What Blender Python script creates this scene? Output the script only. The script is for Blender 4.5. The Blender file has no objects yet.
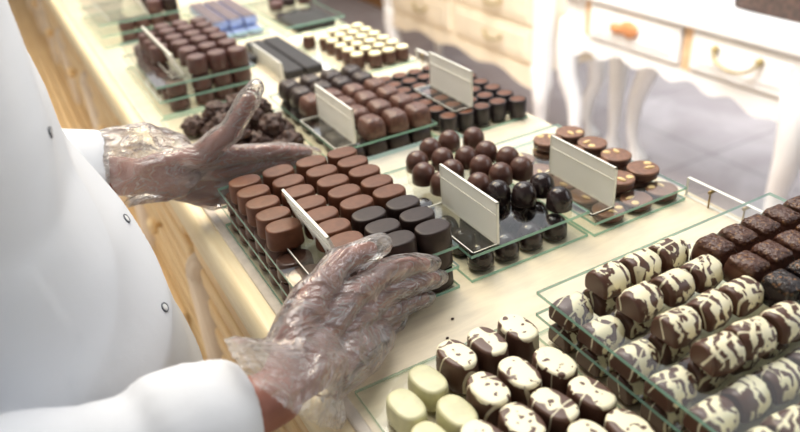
import bpy, bmesh, math, random
from mathutils import Vector, Matrix, noise
from mathutils.bvhtree import BVHTree
PI = math.pi
C = bpy.context.scene.collection
random.seed(7)
# All geometry is written with the counter top at z = 0; TOP lifts everything so the floor is at z = 0.
TOP = 0.92

# ------------------------------------------------------------------ materials
def srgb(r, g, b):
    f = lambda c: (c/255/12.92) if c/255 <= 0.04045 else ((c/255+0.055)/1.055)**2.4
    return (f(r), f(g), f(b), 1)

class NT:
    def __init__(s, name):
        s.m = bpy.data.materials.new(name); s.m.use_nodes = True
        s.t = s.m.node_tree; s.t.nodes.clear()
        s.out = s.n('ShaderNodeOutputMaterial')
    def n(s, typ, ins=None, **kw):
        nd = s.t.nodes.new(typ)
        for k, v in kw.items(): setattr(nd, k, v)
        for k, v in (ins or {}).items():
            if isinstance(v, bpy.types.NodeSocket): s.t.links.new(v, nd.inputs[k])
            else: nd.inputs[k].default_value = v
        return nd
    def link(s, a, b): s.t.links.new(a, b)
    def math(s, op, a, b=0.0, clamp=False):
        nd = s.n('ShaderNodeMath', operation=op, use_clamp=clamp)
        for i, v in enumerate((a, b)):
            if isinstance(v, bpy.types.NodeSocket): s.link(v, nd.inputs[i])
            else: nd.inputs[i].default_value = v
        return nd.outputs[0]
    def ramp(s, fac, a, b):
        nd = s.n('ShaderNodeMapRange', interpolation_type='SMOOTHSTEP')
        s.link(fac, nd.inputs[0]); nd.inputs[1].default_value = a; nd.inputs[2].default_value = b
        return nd.outputs[0]
    def mix(s, fac, a, b):
        nd = s.n('ShaderNodeMix', data_type='RGBA')
        for k, v in ((0, fac), (6, a), (7, b)):
            if isinstance(v, bpy.types.NodeSocket): s.link(v, nd.inputs[k])
            else: nd.inputs[k].default_value = v
        return nd.outputs[2]
    def coord(s, rnd=True, kind='Object'):
        tc = s.n('ShaderNodeTexCoord').outputs[kind]
        if not rnd: return tc, tc
        oi = s.n('ShaderNodeObjectInfo').outputs['Random']
        off = s.math('MULTIPLY', oi, 7.0)
        cv = s.n('ShaderNodeCombineXYZ', {0: off, 1: off, 2: off}).outputs[0]
        va = s.n('ShaderNodeVectorMath', {0: tc, 1: cv}, operation='ADD').outputs[0]
        return tc, va
    def noise(s, vec, scale, detail=3, rough=.55, dist=0):
        return s.n('ShaderNodeTexNoise', {'Vector': vec, 'Scale': scale, 'Detail': detail, 'Roughness': rough, 'Distortion': dist}).outputs['Fac']
    def bump(s, h, strength=.3, dist=.001):
        return s.n('ShaderNodeBump', {'Height': h, 'Strength': strength, 'Distance': dist}).outputs[0]
    def bsdf(s, col, rough=.5, normal=None, **kw):
        b = s.n('ShaderNodeBsdfPrincipled')
        for k, v in [('Base Color', col), ('Roughness', rough)] + list(kw.items()):
            if isinstance(v, bpy.types.NodeSocket): s.link(v, b.inputs[k])
            else: b.inputs[k].default_value = v
        if normal is not None: s.link(normal, b.inputs['Normal'])
        return b.outputs[0]
    def done(s, sh):
        s.link(sh, s.out.inputs[0]); return s.m

def plain(name, col, rough=.5, var=.08, nscale=60, bump=0, bscale=200, bdist=.0005, rnd=True, **kw):
    t = NT(name); tc, v = t.coord(rnd)
    f = t.noise(v, nscale)
    d = tuple(c*(1-var*2) for c in col[:3]) + (1,); l = tuple(min(1, c*(1+var*2)) for c in col[:3]) + (1,)
    c = t.mix(t.ramp(f, .3, .7), d, l)
    nrm = t.bump(t.noise(v, bscale, 4), bump, bdist) if bump else None
    return t.done(t.bsdf(c, rough, nrm, **kw))

M = {}
M['milk'] = plain('milk_chocolate', srgb(104, 66, 47), .42, .07, 90, .25, 400, .0004, **{'Specular IOR Level': .28})
M['milk2'] = plain('milk_chocolate_glossy', srgb(88, 59, 49), .3, .08, 90, .3, 300, .0005)
M['dark'] = plain('dark_chocolate', srgb(50, 37, 33), .4, .08, 90, .2, 400, .0004, **{'Specular IOR Level': .28})
M['dark2'] = plain('dark_chocolate_glossy', srgb(42, 30, 29), .22, .1, 90, .2, 300, .0004)
M['cupside'] = plain('dark_chocolate_cup', srgb(40, 32, 34), .35, .08, 80)
M['brownred'] = plain('reddish_chocolate', srgb(88, 58, 52), .38, .1, 70, .2, 200, .0006)
M['brownside'] = plain('brown_chocolate_side', srgb(84, 54, 44), .4, .1, 80)
M['bar'] = plain('black_chocolate_bar', srgb(32, 28, 30), .5, .1, 120, .3, 300, .0008)
M['rough_milk'] = plain('rough_milk_chocolate', srgb(98, 66, 54), .34, .12, 160, .6, 220, .0018)
M['rough_dark'] = plain('rough_dark_chocolate', srgb(56, 43, 39), .36, .12, 160, .6, 220, .0018)
M['cluster'] = plain('chocolate_cluster', srgb(74, 52, 43), .5, .25, 200, .7, 260, .003)
M['disc'] = plain('hazelnut_disc_top', srgb(128, 90, 68), .42, .1, 150, .25, 300, .0006)
M['nut'] = plain('nut_piece', srgb(226, 196, 140), .55, .08, 300)
M['whitetop'] = plain('white_chocolate_topping', srgb(238, 226, 182), .45, .04, 120)
M['white_choc'] = plain('white_chocolate', srgb(204, 200, 160), .36, .05, 60, .1, 200, .0006)
M['crumb'] = plain('crumb', srgb(62, 38, 28), .6)

def stripe_mat(name):          # brown log with irregular white chocolate drizzle across it
    t = NT(name); tc, v = t.coord()
    sx = t.n('ShaderNodeSeparateXYZ', {0: tc}).outputs
    wob = t.noise(v, 90, 3, .6)
    wv = t.n('ShaderNodeMapping', {0: v, 'Rotation': (0, 0, .35)}).outputs[0]
    wave = t.n('ShaderNodeTexWave', {'Vector': wv, 'Scale': 24.0, 'Distortion': 11.0, 'Detail': 2.0, 'Detail Scale': 1.6}, wave_type='BANDS', bands_direction='X').outputs['Fac']
    big = t.noise(t.n('ShaderNodeMapping', {0: v, 'Scale': (1.5, .8, 1)}).outputs[0], 70, 3, .6, .8)
    w = t.math('ADD', t.math('MULTIPLY', wave, .42), t.math('MULTIPLY', big, 1.5))
    m1 = t.ramp(w, .875, .915)
    endm = t.ramp(t.math('ADD', sx[0], t.math('MULTIPLY', t.math('SUBTRACT', wob, .5), .016)), -.0125, -.0110)   # -X end face stays brown
    strand = t.n('ShaderNodeTexWave', {'Vector': v, 'Scale': 14.0, 'Distortion': 7.0, 'Detail': 1.0}, wave_type='BANDS', bands_direction='Y').outputs['Fac']
    strand = t.math('MULTIPLY', t.ramp(strand, .975, .99), .75)
    low = t.ramp(t.math('ADD', sx[2], t.math('MULTIPLY', t.math('SUBTRACT', wob, .5), .03)), .004, .007)
    mask = t.math('MULTIPLY', t.math('MAXIMUM', t.math('MULTIPLY', m1, endm), strand), low)
    c = t.mix(mask, srgb(84, 55, 43), srgb(240, 232, 198))
    nrm = t.bump(mask, .6, .0014)
    return t.done(t.bsdf(c, .34, nrm))
M['stripe'] = stripe_mat('white_drizzled_chocolate')

def loaf_mat(name):            # milk loaf with spilled white top
    t = NT(name); tc, v = t.coord()
    s = t.n('ShaderNodeSeparateXYZ', {0: tc}).outputs
    nz = t.noise(v, 75, 3, .5); nb = t.noise(v, 42, 1, .5)
    edge = t.math('ADD', s[2], t.math('MULTIPLY', t.math('SUBTRACT', nz, .5), .012))
    top = t.ramp(edge, .0288, .0300)
    side = t.math('ADD', t.math('MULTIPLY', t.math('ABSOLUTE', s[0]), 1.0), t.math('MULTIPLY', t.math('SUBTRACT', nb, .5), .04))
    core = t.math('SUBTRACT', 1.0, t.ramp(side, .0100, .0116))
    hole = t.math('SUBTRACT', 1.0, t.ramp(t.noise(v, 130, 1, .4), .62, .66))
    wave = t.n('ShaderNodeTexWave', {'Vector': v, 'Scale': 12.0, 'Distortion': 6.0, 'Detail': 1.0}, wave_type='BANDS', bands_direction='Y').outputs['Fac']
    strand = t.math('MULTIPLY', t.ramp(wave, .985, .995), .8)
    mask = t.math('MAXIMUM', t.math('MULTIPLY', t.math('MULTIPLY', top, core), hole), strand)
    c = t.mix(mask, srgb(88, 60, 47), srgb(240, 232, 200))
    return t.done(t.bsdf(c, .4, t.bump(mask, .4, .001)))
M['loaf'] = loaf_mat('milk_loaf_with_white_top')

def nutty_mat(name, base):
    t = NT(name); tc, v = t.coord()
    s = t.n('ShaderNodeSeparateXYZ', {0: tc}).outputs
    f = t.noise(v, 260, 2, .5)
    topm = t.ramp(s[2], .018, .024)
    g = t.math('MULTIPLY', t.ramp(f, .56, .7), topm)
    c = t.mix(g, base, srgb(134, 96, 62))
    h = t.math('MULTIPLY', t.noise(v, 190, 3, .5), topm)
    return t.done(t.bsdf(c, .26, t.bump(h, 1.0, .004)))
M['nutty'] = nutty_mat('nutty_milk_chocolate', srgb(84, 55, 44))
M['nutty_dark'] = nutty_mat('nutty_dark_chocolate', srgb(40, 32, 32))

def glass_mat(name, tint=(.972, .984, .976, 1), rough=.02):
    t = NT(name)
    tr = t.n('ShaderNodeBsdfTransparent', {0: tint}).outputs[0]
    gl = t.n('ShaderNodeBsdfGlossy', {'Color': (1, 1, 1, 1), 'Roughness': rough}).outputs[0]
    fr = t.n('ShaderNodeFresnel', {'IOR': 1.5}).outputs[0]
    g = t.n('ShaderNodeNewGeometry').outputs['Backfacing']
    fac = t.math('MULTIPLY', fr, t.math('SUBTRACT', 1.0, g))
    return t.done(t.n('ShaderNodeMixShader', {0: fac, 1: tr, 2: gl}).outputs[0])
M['glass'] = glass_mat('clear_sheet_glass')
M['acrylic'] = glass_mat('clear_acrylic', (.95, .95, .94, 1), .08)
def edge_mat(name, col, k=.72):
    t = NT(name)
    b = t.bsdf(col, .25, None)
    tr = t.n('ShaderNodeBsdfTransparent', {0: (.62, .8, .7, 1)}).outputs[0]
    return t.done(t.n('ShaderNodeMixShader', {0: k, 1: tr, 2: b}).outputs[0])
M['glass_edge'] = edge_mat('green_glass_edge', srgb(160, 210, 192))
M['pale_edge'] = edge_mat('pale_glass_edge', srgb(176, 196, 192), .35)  # same glass as the green edge, painted paler for edges lit differently
M['acrylic_edge'] = plain('acrylic_edge', srgb(236, 234, 222), .3, .02)
def card_mat(name):
    t = NT(name); tc, v = t.coord()
    c = t.mix(t.noise(v, 30), srgb(240, 238, 229), srgb(246, 244, 238))
    d = t.n('ShaderNodeBsdfDiffuse', {0: c}).outputs[0]
    tl = t.n('ShaderNodeBsdfTranslucent', {0: c}).outputs[0]
    return t.done(t.n('ShaderNodeMixShader', {0: .5, 1: d, 2: tl}).outputs[0])
M['card'] = card_mat('paper_card')
M['paper'] = plain('white_paper', srgb(240, 240, 238), .7, .02)
M['foil'] = plain('blue_foil', srgb(166, 180, 220), .3, .08, 100, .4, 90, .002, Metallic=.35)
M['wraplabel'] = plain('brown_grey_wrapper', srgb(104, 90, 92), .4, .1, 80)
M['steel'] = plain('dull_brass', srgb(150, 130, 90), .35, .1, Metallic=.9)

def wood_mat(name, a, b, scale=6, axis='Y', rough=.5, bump=.15):
    t = NT(name); tc, v = t.coord(False)
    sc = {'Y': (14, .9, 14), 'Z': (14, 14, .9), 'X': (.9, 14, 14)}[axis]
    mp = t.n('ShaderNodeMapping', {0: tc, 'Scale': sc}).outputs[0]
    n1 = t.noise(mp, scale, 5, .6, .6); n2 = t.noise(tc, 3, 2)
    f = t.math('ADD', t.math('MULTIPLY', n1, .8), t.math('MULTIPLY', n2, .25))
    return t.done(t.bsdf(t.mix(t.ramp(f, .3, .75), a, b), rough, t.bump(n1, bump, .002)))
M['pine'] = wood_mat('limed_pine', srgb(230, 196, 144), srgb(246, 220, 172))
M['pinev'] = wood_mat('limed_pine_upright', srgb(212, 190, 164), srgb(232, 216, 196), axis='Z')
M['creamwood'] = wood_mat('cream_painted_edge', srgb(226, 206, 164), srgb(242, 228, 192), rough=.4, bump=.05)
M['taupe'] = plain('taupe_edge_strip', srgb(206, 196, 182), .35, .04, rnd=False)
M['brownwood'] = wood_mat('warm_brown_wood', srgb(150, 104, 58), srgb(186, 138, 84), axis='Z')
M['whitepaint'] = plain('white_painted_wood', srgb(246, 245, 244), .45, .015, 8, rnd=False)
M['creampaint'] = plain('cream_painted_wood', srgb(240, 226, 202), .45, .03, 10, rnd=False)
M['barewood'] = plain('bare_wood', srgb(226, 190, 150), .5, .06, 30, rnd=False)
M['handlewood'] = plain('orange_brown_wood', srgb(206, 140, 92), .5, .1, 60)
M['brass'] = plain('pale_brass', srgb(176, 158, 112), .35, .08, Metallic=.4)
M['basket'] = plain('dark_brown_wicker', srgb(74, 54, 44), .6, .3, 60, .8, 120, .004)
def top_mat(name):
    t = NT(name); tc, v = t.coord(False)
    mp = t.n('ShaderNodeMapping', {0: tc, 'Scale': (3, 16, 3)}).outputs[0]
    g = t.noise(mp, 5, 5, .6, .4); n = t.noise(tc, 9, 4, .6)
    f = t.math('ADD', t.math('MULTIPLY', g, .5), t.math('MULTIPLY', n, .5))
    c = t.mix(t.ramp(f, .35, .68), srgb(212, 198, 172), srgb(234, 220, 192))
    return t.done(t.bsdf(c, .35, t.bump(g, .06, .001)))
M['top'] = top_mat('cream_counter_top')
def floor_mat(name):
    t = NT(name); tc, v = t.coord(False)
    n = t.noise(tc, 2.2, 5, .6, .5)
    br = t.n('ShaderNodeTexBrick', {'Vector': tc, 'Color1': (1, 1, 1, 1), 'Color2': (.94, .94, .94, 1), 'Mortar': (.72, .72, .72, 1), 'Scale': 1.0, 'Mortar Size': .006, 'Brick Width': .6, 'Row Height': .6}, offset=0).outputs[0]
    c = t.mix(t.ramp(n, .3, .75), srgb(176, 168, 170), srgb(206, 200, 202))
    mm = t.n('ShaderNodeMix', data_type='RGBA', blend_type='MULTIPLY')
    mm.inputs[0].default_value = 1; t.link(c, mm.inputs[6]); t.link(br, mm.inputs[7])
    return t.done(t.bsdf(mm.outputs[2], .22))
M['floor'] = floor_mat('grey_stone_floor')
M['wall'] = plain('warm_white_wall', srgb(236, 230, 220), .8, .01, 4, rnd=False)

def cloth_mat(name, col):
    t = NT(name); tc, v = t.coord(False)
    n = t.noise(tc, 14, 4); w = t.noise(tc, 900, 1)
    c = t.mix(n, tuple(x*.96 for x in col[:3])+(1,), col)
    return t.done(t.bsdf(c, .85, t.bump(t.math('ADD', t.math('MULTIPLY', n, 6.0), w), .12, .002), **{'Sheen Weight': .15}))
M['coat'] = cloth_mat('white_cotton', srgb(216, 218, 222))
M['trousers'] = cloth_mat('grey_cotton', srgb(150, 152, 158))
M['shoe'] = plain('white_clog', srgb(230, 230, 228), .4)
def skin_mat(name):
    t = NT(name); tc, v = t.coord(False)
    n = t.noise(tc, 60, 4)
    c = t.mix(n, srgb(138, 86, 70), srgb(172, 116, 100))
    return t.done(t.bsdf(c, .5, t.bump(t.noise(tc, 500, 3), .2, .0006), **{'Subsurface Weight': .08, 'Subsurface Radius': (.01, .004, .002)}))
M['skin'] = skin_mat('brown_skin')
M['nail'] = plain('finger_nail', srgb(206, 160, 146), .3)
M['hair'] = plain('dark_hair', srgb(40, 32, 28), .5, .2, 200)
M['eye'] = plain('eye_white', srgb(230, 226, 220), .2, .02)
def glove_mat(name):
    t = NT(name); tc, v = t.coord(False)
    st = t.n('ShaderNodeMapping', {0: tc, 'Rotation': (0, 0, -.35), 'Scale': (.45, 1, 1)}).outputs[0]
    n1 = t.noise(st, 25, 3, .55, 2.2)
    r = t.math('SUBTRACT', 1.0, t.ramp(t.math('ABSOLUTE', t.math('SUBTRACT', n1, .5)), .0, .022))      # thin crease lines
    n2 = t.noise(st, 15, 3, .5, 1.2)
    fac = t.math('ADD', t.math('MULTIPLY', r, .17), t.math('MULTIPLY', t.ramp(n2, .52, .74), .34))
    fac = t.math('ADD', fac, .24)
    lw = t.n('ShaderNodeLayerWeight', {'Blend': .30}).outputs['Facing']
    fac = t.math('ADD', fac, t.math('MULTIPLY', t.math('POWER', lw, 1.6), .50), True)
    nrm = t.bump(t.math('ADD', n1, t.math('MULTIPLY', n2, .7)), 1.0, .012)
    tr = t.n('ShaderNodeBsdfTransparent', {0: (1, 1, 1, 1)}).outputs[0]
    d = t.bsdf(srgb(248, 244, 240), .22, nrm, **{'Specular IOR Level': .8})
    dl = t.n('ShaderNodeBsdfTranslucent', {0: srgb(244, 240, 232)}).outputs[0]
    d2 = t.n('ShaderNodeMixShader', {0: .5, 1: d, 2: dl}).outputs[0]
    a = t.n('ShaderNodeMixShader', {0: fac, 1: tr, 2: d2}).outputs[0]
    gl = t.n('ShaderNodeBsdfGlossy', {'Color': (1, 1, 1, 1), 'Roughness': .09, 'Normal': nrm}).outputs[0]
    fr = t.n('ShaderNodeFresnel', {'IOR': 1.5, 'Normal': nrm}).outputs[0]
    return t.done(t.n('ShaderNodeMixShader', {0: fr, 1: a, 2: gl}).outputs[0])
M['glove'] = glove_mat('crinkled_clear_plastic')
M['snap'] = plain('grey_metal_snap', srgb(96, 98, 104), .4, .05)

# ------------------------------------------------------------------ mesh helpers
class MB:
    def __init__(s): s.v = []; s.f = []; s.mi = []; s.sm = []
    def add(s, vs, fs, mi=0, smooth=False):
        o = len(s.v); s.v += [Vector(p) for p in vs]
        for f in fs: s.f.append([o+i for i in f]); s.mi.append(mi); s.sm.append(smooth)
        return s
    def box(s, a, b, mi=0, mis=None):
        (x0, y0, z0), (x1, y1, z1) = a, b
        vs = [(x0,y0,z0),(x1,y0,z0),(x1,y1,z0),(x0,y1,z0),(x0,y0,z1),(x1,y0,z1),(x1,y1,z1),(x0,y1,z1)]
        fs = [(0,3,2,1),(4,5,6,7),(0,1,5,4),(1,2,6,5),(2,3,7,6),(3,0,4,7)]
        o = len(s.v); s.v += [Vector(p) for p in vs]
        for k, f in enumerate(fs): s.f.append([o+i for i in f]); s.mi.append(mis[k] if mis else mi); s.sm.append(False)
        return s
    def bbox(s, a, b, bev=.003, mi=0, seg=2):       # box with rounded edges
        bm = bmesh.new(); bmesh.ops.create_cube(bm, size=1)
        for v in bm.verts: v.co = Vector([a[i] + (v.co[i]+.5)*(b[i]-a[i]) for i in range(3)])
        bmesh.ops.bevel(bm, geom=bm.edges[:], offset=bev, segments=seg, affect='EDGES', profile=.5)
        bm.verts.index_update()
        s.add([v.co.copy() for v in bm.verts], [[v.index for v in f.verts] for f in bm.faces], mi, False); bm.free(); return s
    def loft(s, outline, profile, mi=0, c=(0,0,0), cap=True, smooth=True):
        # outline(scale_in_metres) -> ring points; profile: (z, inset)
        rings = [[(x+c[0], y+c[1], z+c[2]) for x, y in outline(i)] for z, i in profile]
        n = len(rings[0]); vs = [p for r in rings for p in r]; fs = []
        for k in range(len(rings)-1):
            for j in range(n):
                fs.append((k*n+j, k*n+(j+1) % n, (k+1)*n+(j+1) % n, (k+1)*n+j))
        s.add(vs, fs, mi, smooth)
        o = len(s.v)-len(vs)
        if cap:
            s.f.append([o+j for j in range(n)][::-1]); s.mi.append(mi); s.sm.append(False)
            s.f.append([o+(len(rings)-1)*n+j for j in range(n)]); s.mi.append(mi); s.sm.append(smooth)
        return s
    def lathe(s, prof, c=(0,0,0), n=24, mi=0, cap=True, sx=1, sy=1):
        return s.loft(lambda r: [(r*sx*math.cos(2*PI*j/n), r*sy*math.sin(2*PI*j/n)) for j in range(n)], prof, mi, c, cap)
    def tube(s, pts, radii, n=12, mi=0, cap=True, sq=None):
        pts = [Vector(p) for p in pts]
        if not isinstance(radii, (list, tuple)): radii = [radii]*len(pts)
        vs = []; fs = []; up = None
        for k, p in enumerate(pts):
            d = (pts[min(k+1, len(pts)-1)] - pts[max(k-1, 0)]).normalized()
            if up is None: up = d.orthogonal().normalized() if sq is None else Vector(sq)
            up = (up - d*up.dot(d)).normalized(); r = d.cross(up)
            for j in range(n):
                a = 2*PI*j/n
                vs.append(p + (up*math.cos(a) + r*math.sin(a))*radii[k])
        for k in range(len(pts)-1):
            for j in range(n): fs.append((k*n+j, k*n+(j+1) % n, (k+1)*n+(j+1) % n, (k+1)*n+j))
        s.add(vs, fs, mi, True)
        if cap:
            o = len(s.v)-len(vs)
            s.f.append([o+j for j in range(n)][::-1]); s.mi.append(mi); s.sm.append(True)
            s.f.append([o+(len(pts)-1)*n+j for j in range(n)]); s.mi.append(mi); s.sm.append(True)
        return s
    def ball(s, c, r, mi=0, n=12, m=8, sc=(1,1,1)):
        vs = []; fs = []
        for i in range(1, m):
            t = PI*i/m
            for j in range(n):
                a = 2*PI*j/n; vs.append((c[0]+r*sc[0]*math.sin(t)*math.cos(a), c[1]+r*sc[1]*math.sin(t)*math.sin(a), c[2]+r*sc[2]*math.cos(t)))
        vs += [(c[0], c[1], c[2]+r*sc[2]), (c[0], c[1], c[2]-r*sc[2])]
        T = (m-1)*n
        for j in range(n):
            fs.append((T, j, (j+1) % n)); fs.append((T+1, (m-2)*n+(j+1) % n, (m-2)*n+j))
            for i in range(m-2): fs.append((i*n+j, (i+1)*n+j, (i+1)*n+(j+1) % n, i*n+(j+1) % n))
        return s.add(vs, fs, mi, True)
    def rcone(s, a, b, ra, rb, n=16):                 # round cone: two spheres and the tube between
        s.ball(a, ra, n=n, m=10); s.ball(b, rb, n=n, m=10)
        return s.tube([a, b], [ra, rb], n)
    def chain(s, pts, rs):
        for k in range(len(pts)-1): s.rcone(pts[k], pts[k+1], rs[k], rs[k+1])
        return s
    def mesh(s, name, mats):
        me = bpy.data.meshes.new(name)
        me.from_pydata([tuple(v) for v in s.v], [], s.f)
        for m in (mats if isinstance(mats, (list, tuple)) else [mats]): me.materials.append(m)
        for p, mi, sm in zip(me.polygons, s.mi, s.sm): p.material_index = mi; p.use_smooth = sm
        me.update(); return me
    def build(s, name, mats, parent=None):
        o = bpy.data.objects.new(name, s.mesh(name, mats)); C.objects.link(o)
        if parent: o.parent = parent
        return o

def tag(o, label=None, cat=None, group=None, kind=None):
    if label: o['label'] = label
    if cat: o['category'] = cat
    if group: o['group'] = group
    if kind: o['kind'] = kind
    return o
def empty(name, loc, label, cat, group=None, rz=0):
    o = bpy.data.objects.new(name, None); C.objects.link(o); o.location = loc; o.rotation_euler = (0, 0, rz); o.empty_display_size = .02
    return tag(o, label, cat, group)
def inst(proto, loc, label, cat, group, rot=(0, 0, 0), sc=None):
    """copy a thing and each of its parts"""
    c = proto.copy(); C.objects.link(c); c.location = loc; c.rotation_euler = rot
    if sc: c.scale = sc
    for ch in proto.children:
        d = ch.copy(); C.objects.link(d); d.parent = c
    return tag(c, label, cat, group)
def remesh(o, vox, smooth=2, disp=None):
    md = o.modifiers.new('r', 'REMESH'); md.mode = 'VOXEL'; md.voxel_size = vox; md.use_smooth_shade = True
    if smooth:
        ms = o.modifiers.new('s', 'SMOOTH'); ms.iterations = smooth; ms.factor = .5
    dg = bpy.context.evaluated_depsgraph_get()
    me = bpy.data.meshes.new_from_object(o.evaluated_get(dg))
    mats = list(o.data.materials); o.modifiers.clear(); o.data = me
    if not me.materials:
        for m in mats: me.materials.append(m)
    if disp:
        nv = [v.co + v.normal*disp(v.co) for v in me.vertices]
        for v, p in zip(me.vertices, nv): v.co = p
        me.update()
    for p in me.polygons: p.use_smooth = True
    return o
def superell(ax, ay, n=2.6, N=28):
    def f(i):
        out = []
        for k in range(N):
            a = 2*PI*k/N; c, s_ = math.cos(a), math.sin(a)
            out.append(((ax-i)*math.copysign(abs(c)**(2/n), c), (ay-i)*math.copysign(abs(s_)**(2/n), s_)))
        return out
    return f
def stadium(ax, ay, N=28):
    def f(i):
        r = ay-i; L = ax-ay; out = []
        for k in range(N):
            a = 2*PI*(k+.5)/N
            out.append((math.copysign(L, math.cos(a)) + r*math.cos(a), r*math.sin(a)))
        return out
    return f
ORD = ['first','second','third','fourth','fifth','sixth','seventh','eighth','ninth','tenth','eleventh','twelfth','thirteenth','fourteenth','fifteenth','sixteenth','seventeenth','eighteenth','nineteenth','twentieth']
protos = []
def proto(o): protos.append(o); return o
def jit(a): return random.uniform(-a, a)

# ------------------------------------------------------------------ setting
fl = MB().box((-2.2, -2.0, -TOP-.05), (5.0, 8.0, -TOP)).build('floor', M['floor']); tag(fl, kind='structure')
w = MB().box((-2.2, 7.9, -TOP), (5.0, 8.0, 2.1)).build('wall_back', M['wall']); tag(w, kind='structure')
w = MB().box((-2.3, -2.0, -TOP), (-2.2, 8.0, 2.1)).build('wall_left', M['wall']); tag(w, kind='structure')
w = MB().box((4.9, -2.0, -TOP), (5.0, 7.9, 2.1)).build('wall_right', M['wall']); tag(w, kind='structure')

# ------------------------------------------------------------------ counter
ct = empty('shop_counter', (.42, 1.4, -TOP), 'long pale pine sales counter with a cream top under the chocolates', 'counter')
def cpart(mb, name, mat):
    o = mb.build(name, mat); o.parent = ct; o.matrix_parent_inverse = Matrix.Translation((-.42, -1.4, TOP)); return o
Y0, Y1 = -.25, 6.2
cpart(MB().box((.172, Y0, -.03), (.712, Y1, 0)), 'top', M['top'])
ee = MB()
N = 10; pr = [(.160, -.002)] + [(.146 - .0115*math.sin(PI/2*k/N), -.002 - .028*(1-math.cos(PI/2*k/N))) for k in range(N+1)] + [(.1385, -.034), (.1395, -.048), (.160, -.048)]
vs = [(x, y, z) for y in (Y0, Y1) for x, z in pr]; n = len(pr)
ee.add(vs, [(j, (j+1) % n, n+(j+1) % n, n+j) for j in range(n)] + [tuple(range(n))[::-1], tuple(range(n, 2*n))], 0, False)
cpart(ee, 'edge_moulding', M['creamwood'])
cpart(MB().bbox((.1395, Y0, -.060), (.158, Y1, -.049), .003), 'edge_bead', M['creamwood'])
cpart(MB().bbox((.160, Y0, -.03), (.1718, Y1, .002), .002), 'edge_strip', M['taupe'])
cpart(MB().box((.172, Y0+.02, -TOP), (.70, Y1-.02, -.03)), 'body', M['pine'])
cpart(MB().bbox((.150, Y0+.01, -TOP), (.172, Y1, -TOP+.09), .004), 'plinth', M['pine'])
# lower wooden ledge of planks on the staff side, beyond the person
for k in range(5):
    cpart(MB().bbox((.012+.0275*k, 1.26, -.43), (.0375+.0275*k, Y1, -.405+.004*(k % 2)), .004), 'ledge_plank', M['pine'])
cpart(MB().box((.022, 1.27, -TOP), (.150, Y1-.01, -.43)), 'lower_cupboard', M['pine'])
pitch = .56; y = Y0+.02+.10; k = 0
while y < Y1-.1:
    ya, yb = y, min(y+pitch, Y1)
    pil = MB()
    pil.tube([(.158, ya+.03, -TOP+.09), (.158, ya+.03, -.17)], .027, 16)
    pil.ball((.158, ya+.03, -.17), .0275, sc=(1, 1, 1.3))
    pil.tube([(.166, ya+.03, -.115), (.166, ya+.03, -.062)], [.013, .022], 14)
    cpart(pil, 'pilaster', M['pinev'])
    for z0, z1 in ((-.36, -.07), (-.62, -.37), (-.83, -.63)):
        d = MB().box((.160, ya+.058, z0), (.171, yb-.002, z1))
        nb = 5
        for q in range(nb):
            za = z0 + (z1-z0)*q/nb; zb = z0 + (z1-z0)*(q+1)/nb
            d.bbox((.1465, ya+.062, za+.010), (.166, yb-.006, zb-.010), .0085, seg=3)
        dr = cpart(d, 'drawer_front', M['pine'])
        kn = MB().lathe([(0, .006), (.012, .006), (.014, .016), (.022, .018), (.028, .012), (.030, .003)], n=16)
        for v in kn.v: v.x, v.z = -v.z, v.x
        kn.v = [v + Vector((.150, (ya+yb)/2+.03, (z0+z1)/2)) for v in kn.v]
        o = kn.build('knob', M['pine']); o.parent = dr; o.matrix_parent_inverse = Matrix()
        for f in o.data.polygons: f.use_smooth = True
    y += pitch; k += 1

# ------------------------------------------------------------------ glass sheets
GT = .004
def sheet(x0, x1, y0, y1, z, label, group=None, edge='glass_edge'):
    """glass sheet whose top is at z"""
    cx, cy = (x0+x1)/2, (y0+y1)/2
    hx, hy = (x1-x0)/2, (y1-y0)/2
    o = MB().box((-hx, -hy, 0), (hx, hy, GT-.0002), mis=[0, 0, 1, 1, 1, 1]).build('glass_sheet', [M['glass'], M[edge]])
    o.location = (cx, cy, z-GT+.0001)
    return tag(o, label, 'glass sheet', group or 'glass sheets of the chocolate display')
OVX, OVY = (.172, .350), (.552, .838)
sheet(*OVX, *OVY, .004, 'lowest glass sheet of the held stack, lying on the cream counter')
sheet(*OVX, *OVY, .0305, 'middle glass sheet of the held oval chocolate stack')
sheet(*OVX, *OVY, .057, 'uppermost glass sheet between the two gloved hands, under the chocolate ovals')
sheet(.366, .534, .552, .842, .004, 'bottom glass sheet under the domed chocolates, lying on the counter')
sheet(.366, .534, .552, .842, .036, 'raised glass sheet carrying the domed chocolates')
sheet(.539, .692, .547, .80, .004, 'bottom glass sheet under the nut topped discs')
sheet(.539, .692, .547, .80, .0195, 'raised glass sheet carrying the nut topped discs')
sheet(.187, .356, .955, 1.262, .004, 'glass sheet under the rough chocolate clusters behind the upright thumb')
sheet(.364, .536, .897, 1.18, .004, 'bottom glass sheet under the wavy topped square pralines')
sheet(.364, .536, .897, 1.18, .0305, 'raised glass sheet carrying the wavy topped square pralines')
sheet(.541, .700, .882, 1.17, .004, 'glass sheet under the black cup chocolates')
sheet(.195, .378, 1.276, 1.61, .004, 'bottom glass sheet of the tall reddish brown cylinder stack')
sheet(.195, .378, 1.276, 1.61, .0305, 'middle glass sheet of the tall reddish brown cylinder stack')
sheet(.195, .378, 1.276, 1.61, .0575, 'top glass sheet under the tall reddish brown cylinders')
sheet(.548, .700, 1.245, 1.50, .004, 'glass sheet under the brown cups with white tops')
sheet(.185, .372, 1.80, 2.15, .004, 'bottom glass sheet of the farthest left stack')
sheet(.185, .372, 1.80, 2.15, .030, 'middle glass sheet of the farthest left stack')
sheet(.185, .372, 1.80, 2.15, .056, 'top glass sheet of the farthest left stack')
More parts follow.
